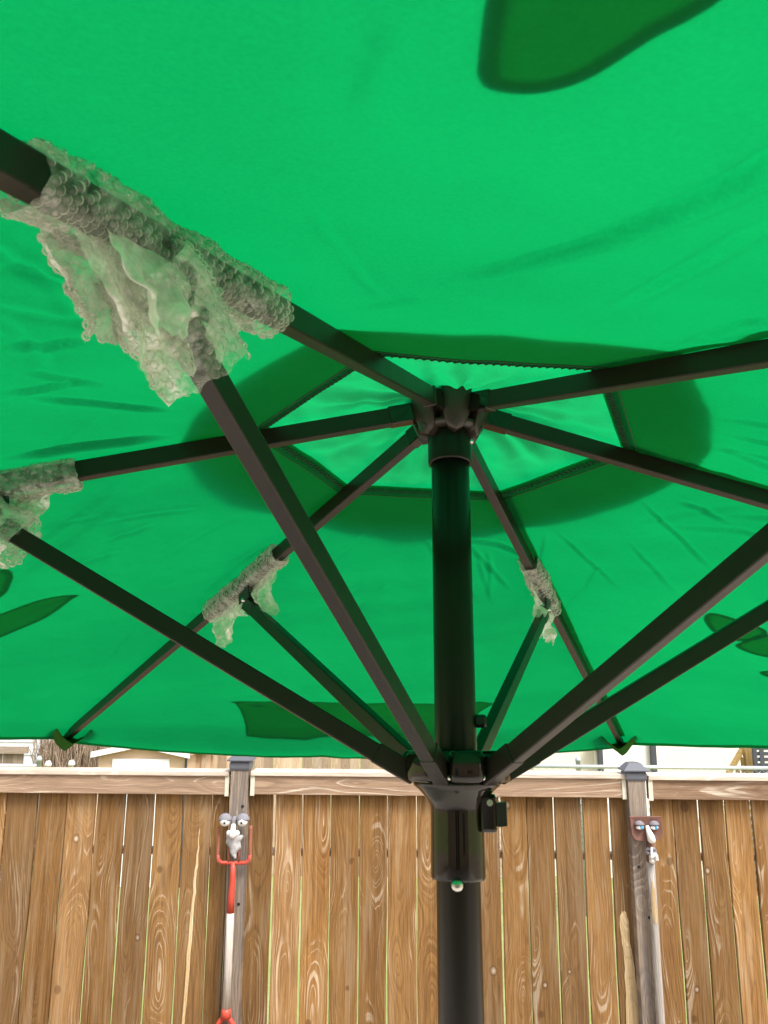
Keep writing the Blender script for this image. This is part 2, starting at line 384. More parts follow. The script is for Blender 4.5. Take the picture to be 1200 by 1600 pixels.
# shed
Ys=11.4
a=at(153,1177,Ys); b=at(293,1177,Ys); pk=at(222,1164.5,Ys); W_=b.x-a.x; gz=ground_z(Ys)
s=empty('garden_shed',((a.x+b.x)/2,Ys,gz),label='small tan garden shed with white double doors and low gable roof',cat='shed')
He=a.z-gz; Hp=pk.z-gz; hw=W_/2; pkx=pk.x-(a.x+b.x)/2
MB().prism([(-hw+.02,0),(hw-.02,0),(hw-.02,He),(pkx,Hp-.03),(-hw+.02,He)],0,1.9).build('wall',M['shedtan'],s)
rf=MB()
rf.add([(-hw-.05,-.08,He-.02),(pkx,-.08,Hp),(pkx,2,Hp),(-hw-.05,2,He-.02),(-hw-.05,-.08,He+.02),(pkx,-.08,Hp+.04),(pkx,2,Hp+.04),(-hw-.05,2,He+.02)],[(0,1,2,3),(4,7,6,5),(0,4,5,1),(1,5,6,2),(2,6,7,3),(3,7,4,0)])
rf.add([(hw+.05,-.08,He-.02),(pkx,-.08,Hp),(pkx,2,Hp),(hw+.05,2,He-.02),(hw+.05,-.08,He+.02),(pkx,-.08,Hp+.04),(pkx,2,Hp+.04),(hw+.05,2,He+.02)],[(3,2,1,0),(5,6,7,4),(1,5,4,0),(2,6,5,1),(3,7,6,2),(0,4,7,3)])
rf.build('roof',M['roofred'],s)
MB().prism([(-hw-.06,He-.05),(pkx,Hp-.02),(hw+.06,He-.05),(hw+.06,He+.03),(pkx,Hp+.05),(-hw-.06,He+.03)],-.11,-.082).build('fascia',M['white'],s)
dl=at(177,1190,Ys).x-s.location.x; dr=at(266,1190,Ys).x-s.location.x; dm=at(252,1190,Ys).x-s.location.x
MB().box(((dl+dr)/2,-.02,He/2-.03),(dr-dl,.036,He-.08)).build('door_frame',M['white'],s)
for x0,x1 in ((dl+.05,(dl+dm)/2-.006),((dl+dm)/2+.006,dm-.01)):
    dd=MB().box(((x0+x1)/2,-.05,He/2-.05),(x1-x0,.024,He-.16),bev=.004).build('door',M['siding'],s)
    MB().box(((x0+x1)/2,-.075,.8),(.02,.03,.12),bev=.004).build('handle',M['galv'],dd)
MB().box((hw-.01,-.012,He/2-.02),(.03,.024,He-.06)).build('corner_trim',M['spout'],s)
# second low building behind the shed
a2=at(292,1176,12.0); b2=at(312,1176,12.0)
s=empty('low_outbuilding',((a2.x+b2.x)/2+.05,12.0,-.6),label='low tan outbuilding with faded red roof edge right behind shed',cat='outbuilding')
hh=at(300,1177,12.0).z+.6; ww=(b2.x-a2.x)
MB().box((-.45,.25,hh/2),(ww+.9,.5,hh)).build('wall',M['shedtan'],s)
MB().prism([(-1.1,hh+.0),(ww/2+.08,hh+.0),(ww/2+.08,hh+.04),(-.55,hh+.14),(-1.1,hh+.12)],-.1,.52).build('roof',M['roofred'],s)
MB().box((ww/2+.025,-.03,hh/2),(.05,.05,hh)).build('corner_trim',M['cedar'],s)
# dry shrubs
for i,(pxx,lab) in enumerate(((92,'bare brown twiggy shrub right of white house corner'),(130,'bare brown twiggy shrub left of tan garden shed'))):
    c=at(pxx,1190,12.4); s=empty('bare_shrub',(c.x,12.4,-.6),label=lab,cat='shrub',group='bare shrubs beyond the fence')
    m=MB(); rg=random.Random(i)
    for k in range(170):
        ax=rg.uniform(-.3,.3); ay=rg.uniform(-.25,.25); ln=rg.uniform(1.6,2.6)
        p0=Vector((ax*.5,ay*.5,0)); pts=[p0]
        for j in range(1,5):
            pts.append(p0+Vector((ax*.6*j/4+rg.gauss(0,.05),ay*.6*j/4+rg.gauss(0,.05),ln*j/4)))
        m.tube(pts,[.012,.011,.009,.007,.004],4)
        for j in (2,3):
            m.tube([pts[j],pts[j]+Vector((rg.gauss(0,.12),rg.gauss(0,.1),rg.uniform(.1,.35)))],[.006,.003],3)
    m.build('twigs',M['twig'],s)
c0=at(72,1180,13.2); c1=at(160,1180,13.2)
plank_fence('tall_plank_fence',c0.x,at(318,1180,13.3).x,13.3,c0.z+.3,-.6,M['oldcedar'],'tall grey brown plank fence behind bare shrubs and tan shed',pitch=.15)
# chain link fence
Yc=8.6
def chain(x0,x1,zt,label,posts,mesh=True):
    f=empty('chain_link_fence',((x0+x1)/2,Yc,0),label=label,cat='fence')
    X0=x0-(x0+x1)/2; X1=-X0
    MB().tube([(X0,0,zt),(X1,0,zt)],.02,10).build('top_rail',M['galv'],f)
    if mesh:
        m=MB(); st=.075; H=zt-.02
        n=int((X1-X0+H)/st)
        for i in range(n):
            for sg in (1,-1):
                xa=X0-H+i*st
                pts=[]
                xs0=max(X0,xa); xs1=min(X1,xa+H)
                if xs1<=xs0: continue
                z0=.02+(xs0-xa); z1=.02+(xs1-xa)
                if sg<0: m.tube([(-xs0,.004,z0),(-xs1,.004,z1)],.0022,4)
                else: m.tube([(xs0,0,z0),(xs1,0,z1)],.0022,4)
        m.build('wire_mesh',M['galv'],f)
    for xp in posts:
        pp=MB().lathe([(.025,0),(.025,zt+.05),(.03,zt+.05),(.03,zt+.07),(.016,zt+.10)],12,Matrix.Translation((xp-(x0+x1)/2,.05,0))).build('post',M['galv'],f)
    return f
zt=at(1000,1198.5,Yc).z
chain(at(700,1198,Yc).x,at(1290,1198,Yc).x,zt,'galvanised chain link fence in front of cream house at right',[at(905,1198,Yc).x,at(1240,1198,Yc).x])
f=chain(at(-150,1197,Yc).x,at(57,1197,Yc).x,at(20,1196.5,Yc).z,'short chain link run with top rail at far left',[at(57,1198,Yc).x],True)
for i,(pxx,py,lab) in enumerate(((75.5,1192,'white capped stake, left of the two above the fence rail'),(112,1191,'white capped stake, right of the two above the fence rail'))):
    c=at(pxx,py,8.2)
    o=MB().lathe([(.026,0),(.026,c.z-.03),(.034,c.z-.03),(.034,c.z-.012),(.02,c.z+.02)],12).build('white_stake',M['white']); o.location=(c.x,8.2,0)
    tag(o,lab,'stake','white stakes')
# cream house on the right
Yh=12.8
a=at(812,1190,Yh); b=at(1500,1190,Yh); m1=at(928,1190,Yh); m2=at(1024,1190,Yh)
h=empty('cream_house',((a.x+b.x)/2,Yh,-.6),label='cream stucco house wall with dark downspouts at upper right',cat='house')
cx=(a.x+b.x)/2
MB().box((0,2.5,2.4),(b.x-a.x,5,4.8)).build('wall',M['stucco'],h)
MB().box(((m1.x+m2.x)/2-cx,-.06,2.4),(m2.x-m1.x,.12,4.79)).build('bay_wall',M['stucco2'],h)
MB().prism([(a.x-cx-.4,4.8),(b.x-cx+.4,4.8),(b.x-cx+.4,4.95),(0,6.6),(a.x-cx-.4,4.95)],-.4,5.4).build('roof',M['roofred'],h)
for pxx,wd,zlo in ((938,.075,0.0),(1021,.085,0.0)):
    c=at(pxx,1190,Yh-.16)
    MB().box((c.x-cx,-.17,2.4+zlo),(wd,.08,4.7),bev=.01).build('downspout',M['spout'],h)
c=at(930,1163,Yh-.2); MB().box((c.x-cx,-.18,c.z+.6),(.13,.1,.18),bev=.02).build('wall_lamp',M['galv'],h)
# new pine stair rail
Yt=10.2; c=at(1176,1190,Yt)
s=empty('stair_railing',(c.x,Yt,ground_z(Yt)),label='new yellow pine stair railing with balusters at right edge',cat='railing')
zz=-ground_z(Yt)
topc=at(1170,1155,Yt); lowc=at(1139,1212,Yt)
MB().box((-.045,0,(topc.z+zz)/2+.05),(.10,.09,topc.z+zz+.1),bev=.004).build('post',M['newpine'],s)
A=Vector((-.05,0.0,at(1168,1163,Yt).z+zz)); B=Vector((lowc.x-c.x,0,lowc.z+zz)); dirv=(B-A)
B2=A+dirv*2.6
MB().beam(A,B2,.04,.10,up=(0,1,0),bev=.003).build('hand_rail',M['newpine'],s)
for k in range(1,9):
    P=A+dirv*(.28*k)
    MB().box((P.x,.0,P.z/2-.05),(.04,.035,P.z-.0)).build('baluster',M['newpine'],s)
# dark woven screen
Yw=9.9; c0=at(1179,1150,Yw); c1=at(1330,1150,Yw)
s=empty('woven_screen',((c0.x+c1.x)/2,Yw,0),label='dark grey woven strip privacy screen at right edge',cat='screen')
hw=(c1.x-c0.x)/2
for k in range(int(2*hw/.12)):
    MB().box((-hw+.06+k*.12,.012*(1 if k%2 else -1),1.0),(.055,.006,1.9)).build('upright_strip',M['weave'],s)
for k in range(28):
    MB().box((0,0.0,.10+k*.066),(2*hw,.008,.044)).build('cross_strip',M['weave'],s)
for x in (-hw-.02,hw+.02): MB().box((x,0,1.0),(.04,.05,2.0)).build('frame_post',M['weave'],s)

# ------------------------------------------------------------------ our wooden fence
YF=4.2
fence=empty('wooden_fence',(0,YF,0),label='brown stained wooden board fence with weathered rails across the yard',cat='fence')
postL=(at(372.5,1240,YF-.07).x); postR=(at(999,1250,YF-.07).x)
postW=at(-255,1236,YF-.07).x; postE=at(1632,1250,YF-.07).x
secs=[([-880+44.5*i for i in range(14)]+[-268],1209,1238.5,-560,None,postW),
      ([-242]+[-215+45.4*i for i in range(4)]+[-33,12,59.5,105,151,197,241.5,287,332.5,360],1211,1240.5,180,postW,postL),
      ([387,429.5,473,518,562,606,651,695,738,780,821,864,907,950,988],1214,1243.5,620,postL,postR),
      ([1013,1050,1090,1131,1171]+[1212+42.*i for i in range(10)]+[1619],1219.5,1250,1110,postR,postE),
      ([1645+42.*i for i in range(14)],1219.5,1250,1900,postE,None)]
rg=random.Random(3)
bi=0
for gaps,yt,yb,xm,pl_,pr_ in secs:
    ztop=at(xm,yt,YF-.045).z; zbot=at(xm,yb,YF-.045).z
    for x0,x1 in zip(gaps[:-1],gaps[1:]):
        X0=at(x0,1243,YF).x; X1=at(x1,1243,YF).x
        gap=rg.uniform(.005,.011); wd=X1-X0-gap
        # a slightly warped, eased board
        m=MB(); H=ztop-.03-.04; n=7; vs=[]; fs=[]
        wob=[(rg.gauss(0,.0012),rg.gauss(0,.0012),rg.gauss(0,.003)) for _ in range(n)]
        for j in range(n):
            z=H*j/(n-1); a_,b_,c_=wob[j]; cup=.0025
            e=.003
            for (xx,yy) in ((-wd/2+a_,e),(-wd/2+e+a_,0),(0,cup),(wd/2-e+b_,0),(wd/2+b_,e),(wd/2+b_,.017),(-wd/2+a_,.017)):
                vs.append((xx,yy+c_,z))
        for j in range(n-1):
            for i in range(7):
                k=(i+1)%7; fs.append((j*7+i,j*7+k,(j+1)*7+k,(j+1)*7+i))
        fs.append(tuple(range(7))[::-1]); fs.append(tuple((n-1)*7+i for i in range(7)))
        m.add(vs,fs)
        o=m.build('board',M['board'],fence); o.location=((X0+X1)/2,rg.uniform(-.002,.002),.04); o.rotation_euler=(0,rg.gauss(0,.0012),rg.gauss(0,.008))
        bi+=1
        if x0 in (950,287):      # boards with a long pale split
            sc=MB()
            if x0==950: L=[(.0,.012,.0),(.30,.034,.008),(.55,.036,.004),(.72,.026,.0),(.84,.02,-.012),(.92,.022,-.018),(.955,.004,-.016)]; zs=1.28; offx=0
            else: L=[(0,.004,-.03),(.3,.006,-.02),(.55,.010,-.008),(.75,.008,.0),(.9,.006,.012),(1,.001,.016)]; zs=1.5; offx=.0
            vs=[];fs=[]
            LL=smooth_poly([(a,b,c) for a,b,c in L],5,False)
            for j,q in enumerate(LL):
                jx=rg.gauss(0,.0018)
                for sgn,dep in ((-1,-.0005),(-.6,-.004),(.5,-.0045),(1,-.0005)): vs.append((q.z+sgn*max(.0008,q.y)+jx,dep-.0005,q.x*zs))
            for j in range(len(LL)-1):
                for i in range(3): fs.append((j*4+i,j*4+i+1,(j+1)*4+i+1,(j+1)*4+i))
            sc.add(vs,fs); so_=sc.build('split_scar',M['scar'],o); so_.location=(offx,0,.0)
            if x0==287: so_.location=(offx,0,.1)
    xa=at(gaps[0],yt,YF).x; xb=at(gaps[-1],yt,YF).x
    if pl_ is not None: xa=pl_+.056
    if pr_ is not None: xb=pr_-.056
    ln=xb-xa
    # rails: eased, a little bowed
    for nm,zc,hgt,yo in (('top_rail',(ztop+zbot)/2,ztop-zbot,-.026),('bottom_rail',.32,.09,.04)):
        o=MB().box((0,0,0),(hgt,.038,ln),bev=.003).build(nm,M['rail'],fence); o.rotation_euler=(0,PI/2,0); o.location=((xa+xb)/2,yo,zc)
    o=MB().box((0,0,0),(.030,.05,ln)).build('middle_rail',M['cedar'],fence); o.rotation_euler=(0,PI/2,0); o.location=((xa+xb)/2,.052,at(600,1334,YF+.03).z)
    # flat cap board
    o=MB().box((0,0,0),(.022,.14,ln),bev=.003).build('cap_board',M['capwood'],fence); o.rotation_euler=(0,PI/2,0); o.location=((xa+xb)/2,.012,ztop+.0115)
    # bracket straps at the rail ends
    for xe,ok in ((xa,pl_ is not None),(xb,pr_ is not None)):
        if ok: MB().box((xe+(.010 if xe==xa else -.010),-.0475,(ztop+zbot)/2),(.022,.004,ztop-zbot+.012),bev=.001).build('bracket',M['bracket'],fence)
def post_cap(parent,z,w):
    m=MB(); s=w/2
    def ring(h,zz): return [(-h,-h,zz),(h,-h,zz),(h,h,zz),(-h,h,zz)]
    prof=[(s+.004,z-.035),(s+.006,z-.01),(s+.006,z+.0),(s+.018,z+.012),(s+.018,z+.017),(s*.62,z+.052),(.001,z+.060)]
    # torus-like skirt with a bulge, overhanging brim and a flat-topped pyramid
    prof=[(s+.004,z-.045),(s+.008,z-.035),(s+.008,z-.012),(s+.003,z-.003),(s+.019,z+.001),(s+.019,z+.006),(s*.66,z+.040),(.001,z+.045)]
    vs=[];fs=[]
    for h,zz in prof: vs+=ring(h,zz)
    for j in range(len(prof)-1):
        for i in range(4): fs.append((j*4+i,j*4+(i+1)%4,(j+1)*4+(i+1)%4,(j+1)*4+i))
    fs.append((3,2,1,0)); m.add(vs,fs)
    return m.build('post_cap',M['cap'],parent)
for xx,py,xpx in ((postL,1176,373),(postR,1192,995),(postW,1172,-255),(postE,1198,1632)):
    zc=at(xpx,py,YF-.07).z-.042
    p=MB().box((0,0,zc/2),(.088,.088,zc),bev=.004).build('post',M['post'],fence); p.location=(xx,-.022,0)
    post_cap(p,zc,.088)
    if xx==postR: p.rotation_euler=(0,-.004,0)
    for k in range(3):
        MB().lathe([(.008,0),(.006,.003)],8,Matrix.Translation((rg.uniform(-.025,.03),-.0445,zc-.22-k*.23))@Matrix.Rotation(PI/2,4,'X')).build('nail_hole',M['pupil'],p)

# ------------------------------------------------------------------ garden fork with a face, on the left post
YT=YF-.10
def lp(px,py,o,Y=YT):
    q=at(px,py,Y); return Vector((q.x-o.x,q.z-o.z))
org=at(364,1347,YT)
fk=empty('garden_fork_face',(org.x,YT,org.z),label='upturned red garden fork with heavy lidded face on left fence post',cat='garden ornament')
def P2(px,py): 
    v=lp(px,py,org); return Vector((v.x,0,v.y))
m=MB()
pts=[P2(342,1292),P2(341,1320),P2(340,1340),P2(342,1346),P2(346,1348),P2(364,1348),P2(384,1348),P2(389,1346),P2(391,1340),P2(391,1320),P2(392,1290)]
m.tube(smooth_poly(pts,4,False)+[pts[-1]],.0085,8)
for a,b in ((357.5,357),(373,373.5)):
    m.tube([P2(a,1347),P2(b,1325),P2(b,1296)],[.008,.007,.004],8)
m.build('tines',M['rust'],fk)
MB().tube([P2(340.5,1336),P2(341,1343),P2(346,1348),P2(364,1348.3),P2(384,1348),P2(390,1343),P2(391,1336)],.0092,8).build('cross_bar',M['red'],fk)
MB().tube([P2(364.5,1347),P2(363.5,1370),P2(361.5,1400),P2(360,1426)],[.0125,.0135,.016,.0185],12).build('socket',M['red'],fk)
MB().tube([P2(360,1425),P2(357,1500),P2(353.5,1577)],[.0178,.0185,.0195],14).build('shaft',M['shaft'],fk)
dh=MB(); g0=P2(353.5,1576)
dh.tube([g0,P2(353,1583),P2(352.6,1590)],[.0215,.0225,.026],14)
gp=[P2(352,1588),P2(343,1597),P2(337,1612),P2(335,1632),P2(336,1640)]; dh.tube(smooth_poly(gp,4,False),.0125,8)
gp=[P2(353,1588),P2(362,1597),P2(368,1612),P2(369,1632),P2(368,1640)]; dh.tube(smooth_poly(gp,4,False),.0125,8)
dh.tube([P2(333,1638),P2(370,1638)],.015,10)
dh.build('handle',M['red'],fk)
for ex in (353.5,381):
    c=P2(ex,1281); c.y=-.02
    e=MB().ball(c+Vector((0,-.006,0)),.0265,16,12).build('eye',M['white'],fk)
    # heavy wrinkled lid: upper shell
    lid=MB(); vs=[];fs=[]; n=18; mm=9
    for j in range(mm+1):
        th=-.05+ (PI*.56)*j/mm
        for i in range(n+1):
            ph=PI+PI*i/n
            r=.0325*(1+.05*math.sin(th*16+.7*math.sin(ph*3))+.03*noise.noise(Vector((i*.8,j*.9,ex))))
            vs.append(c+Vector((r*1.06*math.cos(th)*math.cos(ph),r*math.cos(th)*math.sin(ph)*.95,r*math.sin(th)+.003)))
    for j in range(mm):
        for i in range(n): fs.append((j*(n+1)+i,j*(n+1)+i+1,(j+1)*(n+1)+i+1,(j+1)*(n+1)+i))
    lid.add(vs,fs,True); ld=lid.build('eyelid',M['stonegrey'],e)
    so2=ld.modifiers.new('thick','SOLIDIFY'); so2.thickness=.003
    MB().ball(c+Vector((.003 if ex<365 else -.001,-.0305,-.006)),.0062,10,8,squash=(1,.5,1)).build('pupil',M['pupil'],e)
c=P2(367,1282)
MB().ball(c+Vector((0,-.012,-.005)),.024,12,10,squash=(.75,.8,1.2)).build('brow',M['stonegrey'],fk)
nz=MB(); 
nz.tube([P2(367,1286)+Vector((0,-.028,0)),P2(366.5,1294)+Vector((0,-.036,0)),P2(366,1302)+Vector((0,-.044,0)),P2(366,1307)+Vector((0,-.034,0))],[.010,.013,.020,.010],12)
for s_ in (-1,1): nz.ball(P2(366+s_*6.5,1300)+Vector((0,-.026,0)),.013,10,8,squash=(1,.9,1.1))
nz.build('nose',M['white'],fk)
bd=MB(); vs=[];fs=[]; n=20; mm=22
for j in range(mm+1):
    t=j/mm; c=P2(366.3+ .7*t,1303+37*t); hw_=.036*(1-t**1.7)+.004; dp=.024*(1-t*.7)
    for i in range(n):
        a=2*PI*i/n; wv=1+.14*math.sin(a*9+6*t+2*math.sin(t*9))
        vs.append(c+Vector((hw_*math.cos(a)*wv+.004*math.sin(t*14),-.012+dp*math.sin(a)*wv,0)))
for j in range(mm):
    for i in range(n): k=(i+1)%n; fs.append((j*n+i,j*n+k,(j+1)*n+k,(j+1)*n+i))
bd.add(vs,fs,True); bd.build('beard',M['beardgrey'],fk)

# ------------------------------------------------------------------ shovel with a face, on the right post
org=at(1010,1300,YT)
sv=empty('shovel_face',(org.x,YT,org.z),label='rusty square shovel with blue eyed face and hushing hand on right post',cat='garden ornament')
def P3(px,py,y=0):
    v=lp(px,py,org); return Vector((v.x,y,v.y))
ol=[(982,1275),(1007,1274.5),(1032,1275),(1033.5,1290),(1035,1301),(1032,1309),(1024,1312.5),(1012,1314),(998,1313),(990,1311.5),(985.5,1304),(983.5,1290)]
poly=[(P3(*q).x,P3(*q).z) for q in ol]
m=MB(); n=len(poly)
cxm=sum(p[0] for p in poly)/n; czm=sum(p[1] for p in poly)/n
vs=[];fs=[]
for k,(f_,yo) in enumerate(((1,-.012),(.96,-.017),(.6,-.012),(.25,-.010))):
    for x,z in poly: vs.append((cxm+(x-cxm)*f_,yo,czm+(z-czm)*f_))
for k in range(3):
    for i in range(n): j=(i+1)%n; fs.append((k*n+i,k*n+j,(k+1)*n+j,(k+1)*n+i))
fs.append(tuple(3*n+i for i in range(n)))
b0=len(vs)
for x,z in poly: vs.append((x,-.006,z))
for i in range(n): j=(i+1)%n; fs.append((i,b0+i,b0+j,j))
fs.append(tuple(b0+i for i in range(n))[::-1])
m.add(vs,fs); m.build('blade',M['rustplate'],sv)
for ex,ix in ((997.5,999.5),(1020.5,1022)):
    c=P3(ex,1289,-.016)
    e=MB().ball(c+Vector((0,0,-.004)),.020,14,10,squash=(1.1,.7,1)).build('eye',M['rustplate'],sv)
    MB().ball(P3(ex,1291.5,-.022),.0175,14,10,squash=(1.12,.7,.62)).build('eyeball',M['white'],e)
    MB().ball(P3(ix,1291,-.0315),.0085,10,8,squash=(1,.45,1)).build('iris',M['blue'],e)
    lid=MB(); vs=[];fs=[]; n=14; mm=6
    cc=P3(ex-.3,1288,-.018)
    for j in range(mm+1):
        th=.02+PI*.5*j/mm
        for i in range(n+1):
            ph=PI+PI*i/n; r=.0225
            vs.append(cc+Vector((r*1.12*math.cos(th)*math.cos(ph),r*.9*math.cos(th)*math.sin(ph),r*.95*math.sin(th))))
    for j in range(mm):
        for i in range(n): fs.append((j*(n+1)+i,j*(n+1)+i+1,(j+1)*(n+1)+i+1,(j+1)*(n+1)+i))
    lid.add(vs,fs,True); l=lid.build('eyelid',M['lip'],e); l.modifiers.new('t','SOLIDIFY').thickness=.003
MB().tube([P3(1009,1289,-.020),P3(1010.5,1297,-.032),P3(1013,1305,-.043),P3(1014.5,1310,-.038),P3(1014.5,1313,-.022)],[.008,.013,.018,.020,.010],12).build('nose',M['white'],sv)
MB().tube([P3(1015,1313,-.004),P3(1015.3,1330,-.006),P3(1016,1346,-.006)],[.017,.019,.019],12).build('socket',M['rustplate'],sv)
lp_=MB()
lp_.tube([P3(1005,1328.5,-.02),P3(1010,1324.5,-.03),P3(1014,1325.5,-.033),P3(1018,1324,-.03),P3(1023.5,1328,-.02)],[.004,.009,.008,.009,.004],10)
lp_.tube([P3(1005,1328.5,-.02),P3(1010,1331,-.03),P3(1014.5,1332,-.033),P3(1019,1331,-.03),P3(1023.5,1328,-.02)],[.004,.009,.010,.009,.004],10)
lp_.build('lips',M['lip'],sv)
hd=MB()
hd.ball(P3(1016,1336,-.034),.0165,12,10,squash=(1,.75,1.1))                                   # palm
hd.tube([P3(1013,1336,-.042),P3(1013.6,1329,-.046),P3(1013.8,1320.5,-.046)],[.0066,.0062,.0045],10)  # raised forefinger
for k,(x0,y0) in enumerate(((1018,1331),(1020,1334),(1020.5,1337.5))):                         # three curled fingers
    hd.tube([P3(x0-2,y0+1,-.042),P3(x0+2.6,y0,-.050),P3(x0+3,y0+1.8,-.052),P3(x0-1,y0+2.6,-.050)],[.006,.006,.0056,.005],8)
hd.tube([P3(1012,1339,-.038),P3(1014,1335.5,-.050),P3(1017,1333.5,-.053)],[.0065,.006,.0048],8)      # thumb
hd.tube([P3(1016,1339,-.034),P3(1016.2,1345,-.026)],[.013,.0145],12)                          # wrist
hd.build('hushing_hand',M['white'],sv)
MB().tube([P3(1016,1342,-.004),P3(1020.5,1410,-.002),P3(1026,1500,0),P3(1034,1620,.0),P3(1042,1760,.0)],[.0185,.019,.0195,.0205,.021],14).build('shaft',M['shaft'],sv)
wp=MB(); vs=[];fs=[]
LL=[(1016.9,1375,.002),(1018.4,1390,.009),(1019.4,1405,.011),(1020.6,1420,.012),(1022,1437,.010),(1022.8,1441,.004)]
for px_,py_,hw_ in LL:
    for k in range(5):
        a=(k/4-.5)*2*hw_/.0197
        q=P3(px_,py_,0); vs.append(q+Vector((.0203*math.sin(a),-.0203*math.cos(a)-.0025,0)))
for j in range(len(LL)-1):
    for i in range(4): fs.append((j*5+i,j*5+i+1,(j+1)*5+i+1,(j+1)*5+i))
wp.add(vs,fs,True); wp.build('worn_patch',M['scar'],sv)

# ------------------------------------------------------------------ the umbrella
D_=.75; PX=.043; PHI=1.1997
L=(1.8+D_*math.sin(-LEAN))/math.cos(LEAN)
ZH,ZR,SL,RR,RJ,DJ,RS=.3456+L,-.0116+L,.2494,1.2647,.439,.0367,.0635
RX=Matrix.Rotation(-LEAN,3,'X')
foot=CAM+RX@Vector((PX,D_,-L))
um=empty('patio_umbrella',foot,(-LEAN,0,0),label='open green patio umbrella with dark bronze pole and six ribs',cat='umbrella')
def dirk(k): a=PHI+k*PI/3; return Vector((math.cos(a),math.sin(a),0))
def ribp(k,r,dz=0): e=dirk(k); return Vector((e.x*r,e.y*r,ZH-SL*r+dz))
# pole
pr=.0195
MB().lathe([(pr,0.0),(pr,ZR+.15),(pr,ZH+.0)],40).build('pole',M['pole'],um)
# ---- crown hub
hub=MB(); z0=L+.290
hub.lathe([(pr+.0005,z0),(.0222,z0),(.0228,z0+.002),(.0228,z0+.030),(.0215,z0+.034)],40,capa=False,capb=False)
hub.build('hub_collar',M['pole'],um)
hb=MB()
hb.lathe([(.0225,L+.3235),(.027,L+.3238),(.0310,L+.3255),(.0335,L+.3300),(.0325,L+.3305),(.028,L+.3275),(.022,L+.327)],40,capa=False,capb=False)
hb.lathe([(.024,L+.325),(.026,L+.372),(.040,L+.374),(.040,L+.379),(.001,L+.384)],40,capa=False,capb=False)
hub=hb.build('hub',M['hub'],um)
for k in range(6):
    a=PHI+PI/6+k*PI/3
    m=MB(); vs=[];fs=[]; nt_,nb_=14,10
    for t_ in range(nt_+1):
        t=t_/nt_; wv=1 if t<.5 else math.sqrt(max(0,1-((t-.5)/.5)**2.6))
        rr=.0455-.0150*t**1.9; zz=L+.370-.053*t
        for b_ in range(nb_+1):
            be=(2*b_/nb_-1); an=be*R_(21.5)*max(wv,.04)*(.044/max(rr,.03))**.5
            ro=rr*(1-.05*be**2); vs.append((ro*math.cos(an),ro*math.sin(an),zz))
    o0=len(vs); per=[b_ for b_ in range(nb_+1)]+[t_*(nb_+1)+nb_ for t_ in range(1,nt_+1)]+[nt_*(nb_+1)+b_ for b_ in range(nb_-1,-1,-1)]+[t_*(nb_+1) for t_ in range(nt_-1,0,-1)]
    for q in per: x,y,z=vs[q]; vs.append((x*.55,y*.62,z))
    for t_ in range(nt_):
        for b_ in range(nb_): c_=t_*(nb_+1)+b_; fs.append((c_,c_+1,c_+nb_+2,c_+nb_+1))
    m.add(vs,fs,True); b0=len(m.v)-len(vs)
    for q in range(len(per)): q2=(q+1)%len(per); m.f.append([b0+per[q],b0+per[q2],b0+o0+q2,b0+o0+q]); m.sm.append(False)
    m.v=[Matrix.Rotation(a,4,'Z')@p_ for p_ in m.v]
    lo=m.build('hub_lobe',M['hub'],hub)
    MB().lathe([(.0028,0),(.0028,.003)],10,Matrix.Rotation(a,4,'Z')@Matrix.Translation((.0325,0,L+.3255))@Matrix.Rotation(PI/2+.5,4,'Y')).build('screw_hole',M['blackplastic'],lo)
MB().ball((.0228*math.cos(-.35),.0228*math.sin(-.35),L+.313),.0032,10,8).build('screw',M['zinc'],um)
# ---- ribs and struts
for k in range(6):
    e=dirk(k); t=Vector((e.x,e.y,-SL)).normalized()
    r=MB().beam(ribp(k,.047),ribp(k,RR-.012),.0118,.0182).build('rib',M['frame'],um)
    MB().beam(ribp(k,.026,-.0008),ribp(k,.062,-.0008),.0142,.0200).build('rib_socket',M['gloss'],r)
    MB().beam(ribp(k,RR-.016,-.0007),ribp(k,RR-.002,-.0007),.0135,.0196,bev=.003).build('end_cap',M['blackplastic'],r)
    # bracket under the rib and strut down to the runner
    J=ribp(k,RJ,-DJ); Q=Vector((e.x*RS,e.y*RS,ZR)); td=(Q-J).normalized()
    bk=MB()
    side=Vector((-e.y,e.x,0))
    for s_ in (-1,1):
        c=ribp(k,RJ)+side*s_*.0072
        bk.beam(ribp(k,RJ-.017,-.024)+side*s_*.0072,ribp(k,RJ+.013,-.024)+side*s_*.0072,.0022,.040,bev=.0006)
    bk.build('rib_bracket',M['blackplastic'],r)
    st=MB().beam(J+td*.012,Q-td*.004,.0118,.0165).build('strut',M['frame'],um)
    MB().beam(J-td*.010-Vector((0,0,.001)),J+td*.018-Vector((0,0,.001)),.0132,.0190).build('strut_cap',M['blackplastic'],st)
    MB().beam(Q-td*.018+Vector((0,0,-.0007)),Vector((e.x*.043,e.y*.043,ZR-.0115)),.0136,.0185).build('strut_socket',M['frame'],st)
    MB().tube([ribp(k,RJ,-.022)-side*.0105,ribp(k,RJ,-.022)+side*.0105],.003,8).build('rivet',M['zinc'],st)
